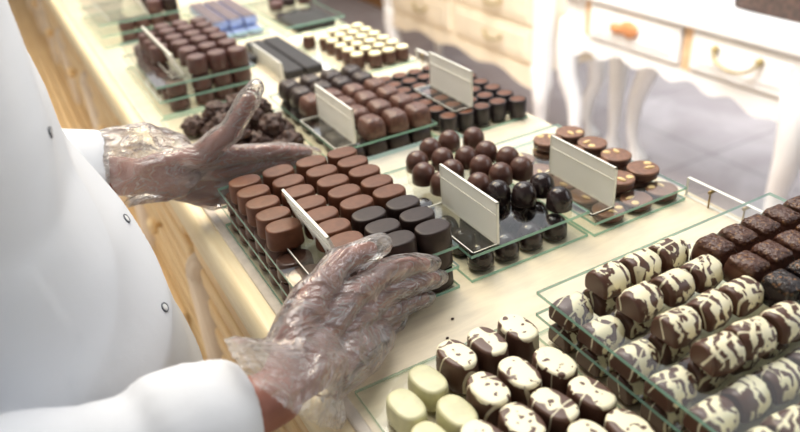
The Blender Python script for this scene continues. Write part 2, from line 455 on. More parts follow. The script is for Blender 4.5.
sheet(.405, .535, 1.64, 1.97, .004, 'bottom glass sheet under the blue wrapped bars')
sheet(.405, .535, 1.64, 1.97, .019, 'raised glass sheet carrying the blue wrapped bars')
sheet(.555, .705, 1.585, 1.95, .004, 'bottom glass sheet of the far stack by the furniture')
sheet(.555, .705, 1.585, 1.95, .024, 'top glass sheet of the far stack by the furniture')
T6 = (.3665, .700, .06, .4415)
sheet(*T6, .004, 'bottom glass sheet below the white drizzled logs, on the counter', edge='pale_edge')
sheet(*T6, .030, 'middle glass sheet below the white drizzled logs')
sheet(*T6, .056, 'top glass sheet carrying the white drizzled logs and nutty blocks')
sheet(.1792, .352, .06, .469, .004, 'glass sheet under the white topped loaf chocolates', edge='pale_edge')

# ------------------------------------------------------------------ chocolates
def smallprof(h, r, k=5, bot=.001):
    return [(0, bot), (bot, 0)] + [(h-r+r*math.sin(PI/2*i/k), r*(1-math.cos(PI/2*i/k))) for i in range(k+1)]
def mk(name, mb, mat): return proto(mb.build(name, mat))
def oval_pr(name, h, mat):
    prof = [(0, .0006), (.0015, 0), (h*.5, .0006)] + [(h-.0020+.0020*math.sin(PI/2*i/4), .0012+.0020*(1-math.cos(PI/2*i/4))) for i in range(5)] + [(h+.0001, .0040), (h+.0002, .0080)]
    return mk(name, MB().loft(superell(.0208, .0154, 2.5, 40), prof), mat)
ov_m = oval_pr('oval_praline', .0240, M['milk']); ov_d = oval_pr('oval_praline', .0240, M['dark'])
ov_lm = oval_pr('oval_praline', .0222, M['milk2']); ov_ld = oval_pr('oval_praline', .0222, M['dark'])
OX = [.1965, .2405, .2848, .3275]; OY = [.7915, .759, .7265, .6945, .6625, .6305, .5985, .5670]
OYL = [.817 - .0355*i for i in range(8)]
rows = {0: 5, 1: 7, 2: 8, 3: 8}
COLW = ['left column', 'second column', 'third column', 'right column']
for c in range(4):
    for r in range(rows[c]):
        dark = (c == 3 and r >= 5) or (c == 2 and r >= 5)
        p = ov_d if dark else ov_m
        inst(p, (OX[c]+jit(.0006), OY[r]+jit(.0008), .0571), ('dark' if dark else 'milk') + ' chocolate oval on the held tray, %s row from far end, %s' % (ORD[r], COLW[c]), 'chocolate', 'oval chocolates on top of the held tray', (0, 0, jit(.05)))
for lay, (z, nm) in enumerate(((.0041, 'lowest'), (.0306, 'middle'))):
    for r in range(8):
        yy = OYL[r]
        for c in range(4):
            if c in (0, 3) or r == 7:
                inst(ov_lm if (c == 0 or r < 6) else ov_ld, (OX[c]+(-.001 if c == 0 else .001 if c == 3 else 0), yy, z), 'chocolate oval in %s layer of the held stack, %s from far end, %s' % (nm, ORD[r], COLW[c]), 'chocolate', 'oval chocolates in the lower layers of the held stack', (0, 0, jit(.03)))

def dome_pr(name, h, r, mat):
    prof = [(0, .0008), (.001, 0), (h*.42, .0004)] 
    k = 9
    for i in range(1, k+1):
        a = PI/2*i/k
        prof.append((h*.42 + h*.58*math.sin(a), r - (r-.0004)*math.cos(a) if i < k else r-.0008))
    mb = MB().lathe([(z, max(r-i, .0006)) for z, i in prof], n=28)
    return mk(name, mb, mat)
dm = dome_pr('dome_praline', .0272, .0157, M['milk2']); dd = dome_pr('dome_praline', .0272, .0157, M['dark2'])
dl = dome_pr('dome_praline', .0276, .0155, M['dark2'])
DOM = [(.463,.789,0),(.498,.795,0),(.531,.783,0),(.428,.765,0),(.4635,.751,0),(.4885,.7385,0),(.5145,.735,0),(.531,.703,0),(.417,.730,0),(.4515,.715,0),(.4885,.7035,0),(.498,.6705,0),(.525,.6685,0),(.458,.664,0),(.4655,.634,1),(.4895,.6125,1),(.5185,.617,1),(.514,.578,1),(.423,.6945,0),(.4235,.655,0)]
# push apart any that would intersect
pts = [[d[0]-.004, d[1]+.001, d[2]] for d in DOM]
for it in range(60):
    for i in range(len(pts)):
        for j in range(i):
            dx, dy = pts[i][0]-pts[j][0], pts[i][1]-pts[j][1]; d = math.hypot(dx, dy)
            if d < .0312:
                s_ = (.0313-d)/2/d
                pts[i][0] += dx*s_; pts[i][1] += dy*s_; pts[j][0] -= dx*s_; pts[j][1] -= dy*s_
order = sorted(range(len(pts)), key=lambda i: -pts[i][1])
for q, i in enumerate(order):
    x, y, dk = pts[i]
    inst(dd if dk else dm, (x, y, .0361), '%s domed chocolate on the raised glass, %s counted from the back of its tray' % ('dark glossy' if dk else 'milk', ORD[q] if q < 20 else 'last'), 'chocolate', 'domed chocolates on the raised glass', (0, 0, jit(3)))
for c, x in enumerate((.392, .428, .464, .500)):
    for r, y in enumerate((.573, .609, .645)):
        inst(dl, (x+jit(.001), y+jit(.001), .0041), 'dark domed chocolate below the raised glass, %s row from front, %s from left' % (ORD[r], ORD[c]), 'chocolate', 'domed chocolates under the raised glass')
inst(dl, (.392, .70, .0041), 'dark domed chocolate under the raised glass at the left rear edge', 'chocolate', 'domed chocolates under the raised glass')

# nut topped discs
def disc_pr():
    e = proto(MB().lathe([(0, .0185), (.001, .0196), (.0070, .0204), (.0095, .0206), (.0098, .004)], n=32).build('hazelnut_disc', [M['brownside']]))
    t_ = MB().lathe([(.0092, .0205), (.0105, .0207), (.0116, .0204), (.0122, .0195), (.0125, .0175), (.0126, .006)], n=32).build('milk_top', M['disc'], e)
    nn = MB().ball((0, 0, 0), .0044, sc=(1.6, .7, .5)); nn.v = [v + Vector((.007, -.004, .0128)) for v in nn.v]
    nn.build('nut', M['nut'], e)
    nn = MB().ball((0, 0, 0), .0052, sc=(1, 1, .35)); nn.v = [v + Vector((.010, .009, .0124)) for v in nn.v]
    nn.build('nut', M['nut'], e)
    return e
disc = disc_pr()
DT = [(.633,.745),(.667,.748),(.6665,.699),(.6335,.70),(.633,.648),(.6675,.651),(.6285,.598),(.6685,.602)]
DTX = [(.626,.750),(.669,.752),(.669,.705),(.626,.703),(.625,.655),(.668,.657),(.624,.606),(.668,.608)]
for q, (x, y) in enumerate(DTX):
    inst(disc, (x+.002, y-.006, .0196), 'nut topped chocolate disc on raised glass, %s row from back, %s side' % (ORD[q//2], 'aisle' if q in (1, 2, 5, 7) else 'card'), 'chocolate', 'nut topped discs on the raised glass', (0, 0, random.uniform(0, 6)), (1, 1, 1))
flatdisc_mesh = None
q = 0
for c, x in enumerate((.5825, .627, .6695)):
    for r, y in enumerate((.569, .613, .657, .701, .745)):
        inst(disc, (x-.0015+.002*c, y, .0041), 'nut topped disc under the raised glass, %s row from front, %s from left' % (ORD[r], ORD[c]), 'chocolate', 'nut topped discs under the raised glass', (0, 0, random.uniform(0, 6)), (.97, .97, .85))

# wavy topped square pralines
def bumpy(name, ax, ay, h, mat, amp=.0016, seed=0, n=3.8, dome=.3, freq=140):
    prof = [(0, .001), (.001, 0), (h*.40, .0006), (h*.62, .0014), (h*.78, .0026), (h*.89, .0042), (h*.96, .0066), (h*.995, .0095), (h*1.01, .0125)]
    mb = MB().loft(superell(ax, ay, n, 36), prof)
    for v in mb.v:
        if v.z > h*.3:
            k = min(1, (v.z-h*.3)/(h*.4))
            v.z += amp*k*noise.noise(Vector((v.x, v.y, seed*.37))*freq); v.x += .4*amp*k*noise.noise(Vector((v.y, v.z, seed*.9+3))*freq)
    return mk(name, mb, mat)
sq_m = [bumpy('square_praline', .0189, .0212, .0275, M['rough_milk'], .0024, seed=i) for i in range(3)]
sq_d = [bumpy('square_praline', .0189, .0212, .0275, M['rough_dark'], .0024, seed=i+5) for i in range(3)]
MID = [(.394,1.148,1),(.434,1.150,1),(.473,1.150,1),(.513,1.148,1),(.397,1.104,1),(.434,1.105,1),(.473,1.104,1),(.512,1.103,1),(.396,1.059,0),(.434,1.060,0),(.473,1.058,0),(.513,1.058,0),(.434,1.014,0),(.473,1.013,0),(.512,1.011,0),(.434,.968,0),(.473,.967,0),(.513,.966,0),(.434,.920,0),(.474,.919,0),(.512,.918,0)]
for q, (x, y, dk) in enumerate(MID):
    r = ['back', 'second', 'third', 'fourth', 'fifth', 'front'][min(range(6), key=lambda i: abs(y-[1.148,1.104,1.059,1.013,.967,.919][i]))]
    cc = ORD[min(range(4), key=lambda i: abs(x-[.395,.434,.473,.512][i]))]
    inst((sq_d if dk else sq_m)[q % 3], (x, y, .0306), '%s square praline with wavy top, on raised glass, %s row, %s from left' % ('dark' if dk else 'milk', r, cc), 'chocolate', 'wavy topped square pralines on the raised glass', (0, 0, jit(.06)), (1, 1, 1))
for c, x in enumerate((.395, .434, .473, .512)):
    for r, y in enumerate((.919, .966, 1.012, 1.058, 1.104, 1.148)):
        if r == 0 or c == 0:
            inst(sq_d[(c+r) % 3], (x, y, .0041), 'dark square praline under the raised glass, %s row from front, %s from left' % (ORD[r], ORD[c]), 'chocolate', 'square pralines under the raised glass', (0, 0, 0), (1, 1, .78))

# black cups with brown tops
def cup_pr():
    e = proto(MB().lathe([(0, .0135), (.001, .0140), (.0285, .0146), (.0298, .0142), (.0300, .0128), (.0290, .0122)], n=28).build('cup_chocolate', M['cupside']))
    MB().lathe([(.0285, .0124), (.0296, .0121), (.0299, .008)], n=28).build('filling', M['milk'], e)
    return e
cup = cup_pr()
CX = [.5705, .601, .6315, .662, .692]; CX = [.560, .5915, .623, .6545, .686]
CY = [1.125, 1.091, 1.056, 1.020, .985, .950, .915]
for c, x in enumerate(CX):
    for r, y in enumerate(CY):
        if c == 4 and r < 2: continue
        yy = y - (.012 if c == 4 else 0)
        inst(cup, (x, yy-.012, .0041), 'black cup chocolate with brown top, %s row from back, %s column from left' % (ORD[r], ORD[c]), 'chocolate', 'black cup chocolates', (0, 0, jit(1)))
# brown cups with white tops
def wcup_pr():
    e = proto(MB().lathe([(0, .0135), (.001, .0145), (.010, .0148), (.020, .0136), (.0245, .0128)], n=24).build('white_topped_cup', M['brownside']))
    MB().lathe([(.0240, .0131), (.0262, .0130), (.0276, .0115), (.0280, .005)], n=24).build('white_top', M['whitetop'], e)
    return e
wcup = wcup_pr()
for c, x in enumerate((.590, .6215, .6525, .683)):
    for r in range(6):
        y = 1.472-.0405*r + (-.004 if c == 0 else 0)
        if c == 0: y = [1.441, 1.404, 1.362, 1.325, 1.287, 0][r]
        if y == 0: continue
        inst(wcup, (x, y, .0041), 'brown cup with white top, %s from the back in %s column from left' % (ORD[r], ORD[c]), 'chocolate', 'brown cups with white tops')
inst(wcup, (.566, 1.478, .0041), 'brown cup with white top standing apart at the left rear corner', 'chocolate', 'brown cups with white tops')

# tall reddish brown cylinders
def cyl_pr(name, h, mat):
    return mk(name, MB().lathe([(0, .0178), (.001, .0185), (h*.6, .0182), (h-.0030, .0176), (h-.0012, .0168), (h-.0002, .0152), (h+.0003, .0120), (h-.0004, .0080), (h-.0008, .001)], n=26), mat)
cyl = cyl_pr('cylinder_praline', .0300, M['brownred']); cyll = cyl_pr('cylinder_praline', .0222, M['brownred']); cyld = cyl_pr('cylinder_praline', .030, M['dark'])
RX = [.240, .2815, .319, .3565]
RY = [1.570, 1.526, 1.472, 1.424, 1.368, 1.310]
for c in range(4):
    for r in range(6):
        if c == 0 and (r > 3 or r == 0): continue
        inst(cyl, (RX[c], RY[r]-.004*(c == 3), .0576), 'reddish brown cylinder chocolate on top glass, %s row from back, %s from left' % (ORD[r], ORD[c]), 'chocolate', 'cylinder chocolates on the top glass')
for lay, z in ((0, .0041), (1, .0306)):
    for c in range(4):
        for r in range(6):
            if r == 5 or c == 0 or c == 3:
                inst(cyll, (RX[c]-(.006 if c == 0 else 0), 1.303+.055*(5-r), z), 'reddish brown cylinder chocolate in %s layer, %s row from back, %s from left' % (['lowest', 'middle'][lay], ORD[r], ORD[c]), 'chocolate', 'cylinder chocolates in the lower layers')

# farthest left stack
for c in range(4):
    x = .248 + .0365*c
    for r in range(4 if c > 1 else 0):
        inst(cyl if (c+r) % 3 else cyld, (x, 1.825+.05*r, .0561), 'dark cylinder chocolate on farthest left stack, %s row from front, %s from left' % (ORD[r], ORD[c]), 'chocolate', 'cylinder chocolates on the farthest stack')
    for lay, z in ((0, .0041), (1, .0301)):
        inst(cyll, (x, 1.825, z), 'dark cylinder chocolate in %s layer of the farthest left stack, %s from left' % (['bottom', 'middle'][lay], ORD[c]), 'chocolate', 'cylinder chocolates inside the farthest stack', (0, 0, 0), (1, 1, .97))

# black bars lying on the counter
barp = proto(MB().bbox((-.019, -.125, 0), (.019, .125, .017), .003).build('chocolate_bar', M['bar']))
inst(barp, (.4665, 1.440, .0002), 'black chocolate bar beside the small card, nearer the coat', 'chocolate bar', 'black bars behind the square pralines', (0, 0, 0))
inst(barp, (.508, 1.440, .0002), 'black chocolate bar farther from the coat, on the counter', 'chocolate bar', 'black bars behind the square pralines', (0, 0, 0))
inst(barp, (.419, 1.505, .0002), 'short black bar mostly hidden behind the small upright card', 'chocolate bar', 'black bars behind the square pralines', (0, 0, .05), (.75, .45, 1))
# blue wrapped bars
foilp = proto(MB().bbox((-.0165, -.11, 0), (.0165, .11, .019), .004).build('wrapped_bar', M['foil']))
MB().bbox((-.0158, -.1085, .0185), (.0158, .1095, .0205), .0009).build('wrapper_label', M['wraplabel'], foilp)
for c in range(3):
    inst(foilp, (.436+.037*c, 1.80, .0191), 'blue foil wrapped bar with dark label, %s from the left on the far glass' % ORD[c], 'chocolate bar', 'blue wrapped bars')
barl = proto(MB().bbox((-.0165, -.11, 0), (.0165, .11, .0105), .003).build('wrapped_bar', M['foil']))
for c in range(3):
    inst(barl, (.436+.037*c, 1.77, .0041), 'pale foil wrapped bar under the raised glass, %s from the left' % ORD[c], 'chocolate bar', 'wrapped bars under the far glass')
# far stack near furniture
thin = proto(MB().bbox((-.05, -.07, 0), (.05, .07, .0145), .002).build('chocolate_slab', M['bar']))
inst(thin, (.638, 1.672, .0041), 'dark chocolate slab between the glass sheets of the far right stack', 'chocolate bar', None)
for q, (x, y) in enumerate(((.60, 1.76), (.64, 1.78), (.68, 1.77), (.62, 1.82), (.665, 1.83))):
    inst(cyld if q % 2 else cyl, (x, y, .0241), 'brown round chocolate on the far right glass, %s from the left' % ORD[[0, 2, 4, 1, 3][q]], 'chocolate', 'brown round chocolates on the far right glass', (0, 0, 0), (1, 1, .6))

# rough clusters
cls = []
for i in range(4):
    bm = bmesh.new(); bmesh.ops.create_icosphere(bm, subdivisions=4, radius=.021)
    for v in bm.verts:
        p = v.co.normalized(); s_ = Vector((i*3.1, i*1.7, i))
        k = 1 + .34*noise.noise(p*2.3+s_) + .24*noise.noise(p*5.5+s_) + .12*noise.noise(p*12+s_)
        v.co = Vector((p.x*k, p.y*k, p.z*k*.8))*.021
        v.co.z = max(v.co.z, -.0105) + .0105
    me = bpy.data.meshes.new('chocolate_cluster'); bm.to_mesh(me); bm.free(); me.materials.append(M['cluster'])
    for p in me.polygons: p.use_smooth = True
    o = bpy.data.objects.new('chocolate_cluster', me); C.objects.link(o); cls.append(proto(o))
RK = [(.225,1.165),(.268,1.185),(.312,1.195),(.248,1.118),(.292,1.140),(.335,1.150),(.225,1.075),(.270,1.075),(.314,1.095),(.335,1.052),(.292,1.035),(.248,1.030),(.332,1.008),(.300,.982)]
RK2 = [(.262,1.150),(.303,1.162),(.304,1.099),(.253,1.088),(.322,1.118),(.322,1.040),(.264,1.038)]
for q, (x, y) in enumerate(RK): inst(cls[q % 4], (x, y, .0041), 'rough dark chocolate cluster lying on the glass, %s from the back of the heap' % ORD[sorted(range(len(RK)), key=lambda i: -RK[i][1]).index(q)], 'chocolate', 'rough chocolate clusters on the glass', (0, 0, random.uniform(0, 6)))
for q, (x, y) in enumerate(RK2): inst(cls[(q+1) % 4], (x, y, .026), 'rough chocolate cluster on top of the heap, %s from the back' % ORD[sorted(range(len(RK2)), key=lambda i: -RK2[i][1]).index(q)], 'chocolate', 'rough chocolate clusters on top of the heap', (.3, .2, random.uniform(0, 6)))

# white drizzled logs
def log_pr(seed):
    L = .0172
    sec = [(0.0, .0005), (.0138, .0005), (.0152, .003), (.0152, .0085), (.0146, .0135), (.0128, .018), (.0098, .0215), (.0058, .0238), (0, .0246)]
    sec = sec[1:] + [(-x, z) for x, z in sec[1:-1]][::-1]
    n = len(sec); xs = [-L, -L+.001, -L+.0035, -.008, 0, .008, L-.0045, L-.0015, L]; ks = [.80, .90, .97, 1.01, 1.03, 1.01, .97, .88, .76]
    mb = MB(); vs = []
    for x, k in zip(xs, ks):
        for yy, z in sec:
            p = Vector((x, yy*k, .012+(z-.012)*k)); p.z = max(p.z, 0)
            d = .0013*noise.noise(Vector((x*90+seed*5, yy*90, z*90)))
            vs.append((p.x, p.y+d, max(0, p.z+d)))
    fs = [(i*n+j, i*n+(j+1) % n, (i+1)*n+(j+1) % n, (i+1)*n+j) for i in range(len(xs)-1) for j in range(n)]
    fs += [tuple(range(n))[::-1], tuple((len(xs)-1)*n+j for j in range(n))]
    mb.add(vs, fs, 0, True); mb.sm[-1] = mb.sm[-2] = False
    o = mk('drizzled_log', mb, M['stripe'])
    bm = bmesh.new(); bm.from_mesh(o.data); bmesh.ops.recalc_face_normals(bm, faces=bm.faces); bm.to_mesh(o.data); bm.free()
    return o
logs = [log_pr(i) for i in range(3)]
SX = [.424, .4625, .501]; SY = [.407, .366, .324, .281]
for r in range(4):
    for c in range(3):
        inst(logs[(r+c) % 3], (SX[c]+jit(.001), SY[r]+jit(.0015), .0561), 'white drizzled log on the top glass, %s row from back, %s from left' % (ORD[r], ORD[c]), 'chocolate', 'white drizzled logs on the top glass', (0, 0, jit(.16)))
UX = [.3875, .4265, .465, .503, .541]
for lay, z in ((1, .0301), (0, .0041)):
    for r in range(7):
        y = .414 - .0405*r
        for c, x in enumerate(UX):
            if (lay == 1 and (c == 0 or r == 0 or (r >= 3) or c == 1)) or (lay == 0 and (c == 0)):
                inst(logs[(r+c+lay) % 3], (x, y+jit(.001), z), 'white drizzled log in %s layer under the glass, %s row from back, %s from left' % (['lowest', 'second'][lay], ORD[r], ORD[c]), 'chocolate', 'white drizzled logs under the glass', (0, 0, jit(.05)), (1, 1, .98))
# nutty blocks
nb_m = [bumpy('nutty_block', .0160, .0182, .0275, M['nutty'], .0013, i, 6, freq=210) for i in range(3)]
nb_d = [bumpy('nutty_block', .0160, .0182, .0275, M['nutty_dark'], .0013, i+4, 6, freq=210) for i in range(2)]
for r in range(4):
    for c in range(5):
        x = .5365+.0325*c; y = .381-.0375*r
        if r == 3 and c < 1: continue
        dk = r >= 2
        inst((nb_d if dk else nb_m)[(r*2+c) % (2 if dk else 3)], (x, y, .0561), '%s nutty block with bumpy top, %s row from back, %s from left' % ('dark' if dk else 'milk', ORD[r], ORD[c]), 'chocolate', 'nutty blocks on the top glass', (0, 0, jit(.04)))
# loaf chocolates
def loaf_pr(name, h, mat, ax=.0142, ay=.0205, tilt=0):
    prof = [(0, .0012), (.0015, .0002), (h*.35, 0), (h*.75, .0006)] + [(h-.0030+.0030*math.sin(PI/2*i/5), .0010+.0034*(1-math.cos(PI/2*i/5))) for i in range(6)] + [(h+.0004, .0085)]
    return mk(name, MB().loft(superell(ax, ay, 2.5, 36), prof), mat)
lf = loaf_pr('loaf_praline', .0325, M['loaf'], .0156, .0222); lw = loaf_pr('loaf_praline', .0235, M['white_choc'], .0146, .0215)
LX = [.196, .2315, .2665, .300, .3345]
LY = [.430, .380, .3345, .289]
for c in range(5):
    for r in range(4):
        wh = (c == 0) or (c == 1 and r < 2 and False)
        if c == 0: continue
        white = (c == 1 and r in (0, 1))
        if white: continue
        inst(lf, (LX[c]+jit(.001), LY[r]+jit(.002)-(.006 if c == 4 and r > 0 else 0), .0041), 'milk loaf with spilled white top, %s row from back, %s from left' % (ORD[r], ORD[c]), 'chocolate', 'milk loaves with white tops', (0, 0, .12+jit(.1)))
for q, (x, y, lab) in enumerate(((.2325, .4245, 'touching the first milk loaf at the back'), (.2010, .4085, 'at the left rear corner of its glass'), (.2335, .3785, 'in the second row beside the milk loaf'), (.2000, .3640, 'in front of the corner one at the left edge'), (.199, .3200, 'at the left edge, nearest the camera'))):
    inst(lw, (x, y, .0041), 'plain white loaf chocolate %s' % lab, 'chocolate', 'plain white loaves', (0, 0, .15+jit(.08)))
# crumbs on the counter
for q, (x, y, lab) in enumerate(((.337, .572, 'between the held stack and the dome tray'), (.313, .510, 'above the white topped loaves'), (.292, .487, 'just behind the first loaf'))):
    o = MB().ball((0, 0, .0012), .0016, n=7, m=5, sc=(1.2, .9, .7)).build('crumb', M['crumb']); o.location = (x, y, .0001)
    tag(o, 'tiny dark chocolate crumb on the counter %s' % lab, 'crumb', 'crumbs on the counter')

# ------------------------------------------------------------------ price card holders
def card(xb, y0, y1, z, label, lean=0.0, h=.055, base=.033):
    """bent acrylic L: base towards -X, upright at x = xb; paper card slipped in behind"""
    L = (y1-y0)/2
    e = empty('price_card', (xb, (y0+y1)/2, z), label, 'price card', 'price cards on the chocolate trays')
    t = .0022
    a = MB().box((-base, -L, .0002), (0, L, .0002+t), mis=[0, 0, 1, 1, 1, 1])
    a.build('foot', [M['acrylic'], M['acrylic_edge']], e)
    rim = MB()
    for p, q in (((-base, -L, 0), (-base+.0012, L, 0)), ((-base, -L, 0), (0, -L+.0012, 0)), ((-base, L-.0012, 0), (0, L, 0))):
        rim.box((p[0], p[1], .0003), (q[0], q[1], t+.0006))
    rim.build('foot_rim', M['acrylic_edge'], e)
    def lean_pts(mb):
        for v in mb.v: v.x, v.z = v.x*math.cos(lean) - (v.z)*math.sin(lean), v.z*math.cos(lean) + v.x*math.sin(lean) + .0002
        return mb
    u = lean_pts(MB().bbox((.0002, -L+.0008, .0004), (.0016, L-.0008, h-.0008), .0004))
    u.build('card', M['card'], e)
    r2 = MB()
    b = .0016
    r2.box((-.0006, -L, 0), (.0024, -L+b, h)); r2.box((-.0006, L-b, 0), (.0024, L, h)); r2.box((-.0006, -L, h-b), (.0024, L, h)); r2.box((-.0006, -L, 0), (.0024, L, b))
    r2.box((-.0012, -L+b, h*.69), (.0001, L-b, h*.69+.0011))
    lean_pts(r2).build('holder_rim', M['acrylic_edge'], e)
    return e
card(.225, .566, .687, .0571, 'whitish card leaning towards the coat among the milk chocolate ovals', lean=.30)
card(.401, .552, .668, .0361, 'upright white card in clear holder beside the domed chocolates', lean=.02)
card(.579, .560, .680, .0196, 'upright white card in clear holder in front of the nut topped discs')
card(.396, .900, 1.035, .0306, 'upright white card beside the wavy square pralines')
card(.605, .903, 1.030, .0344, 'white card standing on top of the black cup chocolates', h=.060)
card(.252, 1.300, 1.54, .0576, 'thin cream card edge on among the reddish brown cylinders', lean=.35, h=.045, base=.022)
card(.441, 1.318, 1.49, .0002, 'cream card beside the black bars on the counter', h=.034, base=.012)
card(.300, 1.81, 2.10, .0561, 'blurred white card on the farthest left stack', lean=.35, h=.055, base=.09)
for x0, x1, y0, y1, lab in ((.556, .598, 1.535, 1.578, 'white paper slip by the far right glass stack'), (.532, .547, 1.25, 1.42, 'white paper strip beside the white topped cups')):
    o = MB().box((x0, y0, .0001), (x1, y1, .0011)).build('paper_slip', M['paper']); tag(o, lab, 'paper', 'paper slips on the counter')

# acrylic rail clips on the aisle edge
def rail(y0, y1, lab, pins):
    e = empty('acrylic_rail', (.7035, (y0+y1)/2, 0), lab, 'rail', 'acrylic rails on the aisle edge')
    L = (y1-y0)/2
    MB().box((-.0025, -L, .0003), (.0025, L, .026), mis=[1, 1, 1, 0, 1, 0]).build('strip', [M['acrylic'], M['acrylic_edge']], e)
    for py in pins:
        p = MB().tube([(-.0045, py, .0003), (-.0045, py, .022)], .0012, 8); p.tube([(-.0075, py, .0225), (.0035, py, .0225)], .0022, 10)
        p.build('clip', M['steel'], e)
rail(.388, .556, 'clear acrylic rail with two small clips behind the nutty blocks', (.045, -.005))
rail(1.19, 1.245, 'blurred clear rail piece on the aisle edge behind the black cups', (0,))

# ------------------------------------------------------------------ furniture across the aisle
def cab_leg(zt, zb, outx, outy, r=.028):
    """cabriole leg from height zt to zb; bows outwards at the knee, in at the ankle"""
    mb = MB(); n = 14; pts = []; rs = []
    for i in range(n+1):
        t = i/n; z = zt + (zb+.018-zt)*t
        o = .030*math.sin(PI*min(1, t*1.9))*(1-t) - .022*math.sin(PI*max(0, (t-.35)/.65)) + .018*max(0, t-.8)*5
        pts.append((outx*o, outy*o, z)); rs.append(r*(1.25-.95*t) if t < .85 else r*(.44+.7*(t-.85)/.15))
    mb.tube(pts, rs, 12); mb.ball((outx*.018, outy*.018, zb+.016), r*1.0, sc=(1, 1, .6))
    return mb
def world_part(mb, name, mat, parent):
    p = parent.location
    mb.v = [v - p for v in mb.v]
    return mb.build(name, mat, parent)
Z = -TOP
cs = empty('console_table', (1.94, 1.56, Z), 'white console table with two drawers, scalloped apron and curved legs', 'table')
cy0, cy1, cx0, cx1 = 1.09, 2.06, 1.80, 2.08
world_part(MB().bbox((cx0-.03, cy0-.03, -.195), (cx1+.02, cy1+.03, -.165), .008), 'tabletop', M['whitepaint'], cs)
fr = MB()
fr.box((cx0+.004, cy0, -.34), (cx0+.02, cy1, -.195)); fr.box((cx1-.02, cy0, -.34), (cx1, cy1, -.195))
fr.box((cx0, cy0, -.34), (cx1, cy0+.02, -.195)); fr.box((cx0, cy1-.02, -.34), (cx1, cy1, -.195))
world_part(fr, 'frame', M['whitepaint'], cs)
world_part(MB().box((cx0-.004, 1.478, -.335), (cx0+.006, 1.512, -.197)), 'divider', M['barewood'], cs)
world_part(MB().box((cx0-.004, 1.925, -.325), (cx0+.006, 1.952, -.197)), 'stile', M['barewood'], cs)
for (a, b) in ((1.518, 1.920), (1.105, 1.474)):
    d = MB().bbox((cx0-.014, a, -.322), (cx0+.004, b, -.203), .006)
    d.bbox((cx0-.018, a+.03, -.300), (cx0-.010, b-.03, -.225), .004)
    dd_ = world_part(d, 'drawer', M['whitepaint'], cs)
    if a > 1.4:
        hb = MB()
        for yy, zz, ry, rz_ in ((1.775, -.262, .034, .018), (1.722, -.255, .040, .028)):
            hb.ball((cx0-.024, yy, zz), 1, n=20, m=10, sc=(.012, ry, rz_))
        o = hb; o.v = [v - cs.location for v in o.v]; o.build('wooden_handle', M['handlewood'], dd_)
    else:
        pts = [(cx0-.03-.012*math.sin(PI*i/14), 1.305+.075*math.cos(PI*i/14), -.235-.045*math.sin(PI*i/14)) for i in range(15)]
        hb = MB().tube(pts, .0045, 10); hb.ball((cx0-.024, 1.38, -.235), .012); hb.ball((cx0-.024, 1.23, -.235), .012)
        hb.v = [v - cs.location for v in hb.v]; hb.build('brass_handle', M['brass'], dd_)
# scalloped apron: smooth waves along the lower edge
ap = MB(); n = 80; top = []; bot = []
for i in range(n+1):
    yy = cy0 + (cy1-cy0)*i/n; u = (yy-1.12)/.48
    t = abs((yy-(cy0+cy1)/2)/((cy1-cy0)/2))
    zb = -.376 - .012*math.cos(yy*2*PI/.155) - .05*t**3
    top.append((yy, -.335)); bot.append((yy, zb))
for x in (cx0-.002, cx0+.016): ap.v += [Vector((x, a, b)) for a, b in top] + [Vector((x, a, b)) for a, b in bot]
m = n+1
for i in range(n):
    ap.f += [[i, i+1, m+i+1, m+i], [2*m+i, 3*m+i, 3*m+i+1, 2*m+i+1], [m+i, m+i+1, 3*m+i+1, 3*m+i], [i, 2*m+i, 2*m+i+1, i+1]]
ap.mi = [0]*len(ap.f); ap.sm = [False]*len(ap.f)
world_part(ap, 'apron', M['whitepaint'], cs)
for (x, y, ox, oy) in ((cx0+.02, cy0+.03, -1, -1), (cx0+.02, cy1-.03, -1, 1), (cx1-.02, cy0+.03, 1, -1), (cx1-.02, cy1-.03, 1, 1), (cx1-.02, 1.90, 1, -1)):
    l = cab_leg(-.30, Z, ox*.7, oy*.7, .042); l.v = [v + Vector((x, y, 0)) for v in l.v]
    world_part(l, 'leg', M['whitepaint'], cs)
# cream chest of drawers
ch = empty('chest_of_drawers', (1.96, 2.82, Z), 'cream chest of drawers with scalloped base left of the console table', 'chest of drawers')
hy0, hy1, hx0, hx1 = 2.17, 3.47, 1.80, 2.12
world_part(MB().bbox((hx0-.025, hy0-.025, -.06), (hx1+.01, hy1+.025, -.03), .008), 'top', M['whitepaint'], ch)
world_part(MB().box((hx0, hy0, -.53), (hx1, hy1, -.06)), 'body', M['creampaint'], ch)
for z0, z1 in ((-.215, -.075), (-.36, -.23), (-.51, -.375)):
    for a, b in ((hy0+.07, 2.80), (2.84, hy1-.07)):
        d = MB().bbox((hx0-.014, a, z0), (hx0+.004, b, z1), .006); d.bbox((hx0-.018, a+.03, z0+.025), (hx0-.010, b-.03, z1-.025), .004)
        dd_ = world_part(d, 'drawer', M['creampaint'], ch)
        ym = (a+b)/2 - .04; zz = (z0+z1)/2+.015
        hb = MB().tube([(hx0-.03-.01*math.sin(PI*i/12), ym+.06*math.cos(PI*i/12), zz-.03*math.sin(PI*i/12)) for i in range(13)], .007, 8)
        hb.v = [v - ch.location for v in hb.v]; hb.build('handle', M['brass'], dd_)
ap = MB(); n = 90; top = []; bot = []
for i in range(n+1):
    yy = hy0 + (hy1-hy0)*i/n; t = abs((yy-(hy0+hy1)/2)/((hy1-hy0)/2))
    top.append((yy, -.53)); bot.append((yy, -.585 - .012*math.cos(yy*2*PI/.33) - .05*t**4))
for x in (hx0-.006, hx0+.016): ap.v += [Vector((x, a, b)) for a, b in top] + [Vector((x, a, b)) for a, b in bot]
m = n+1
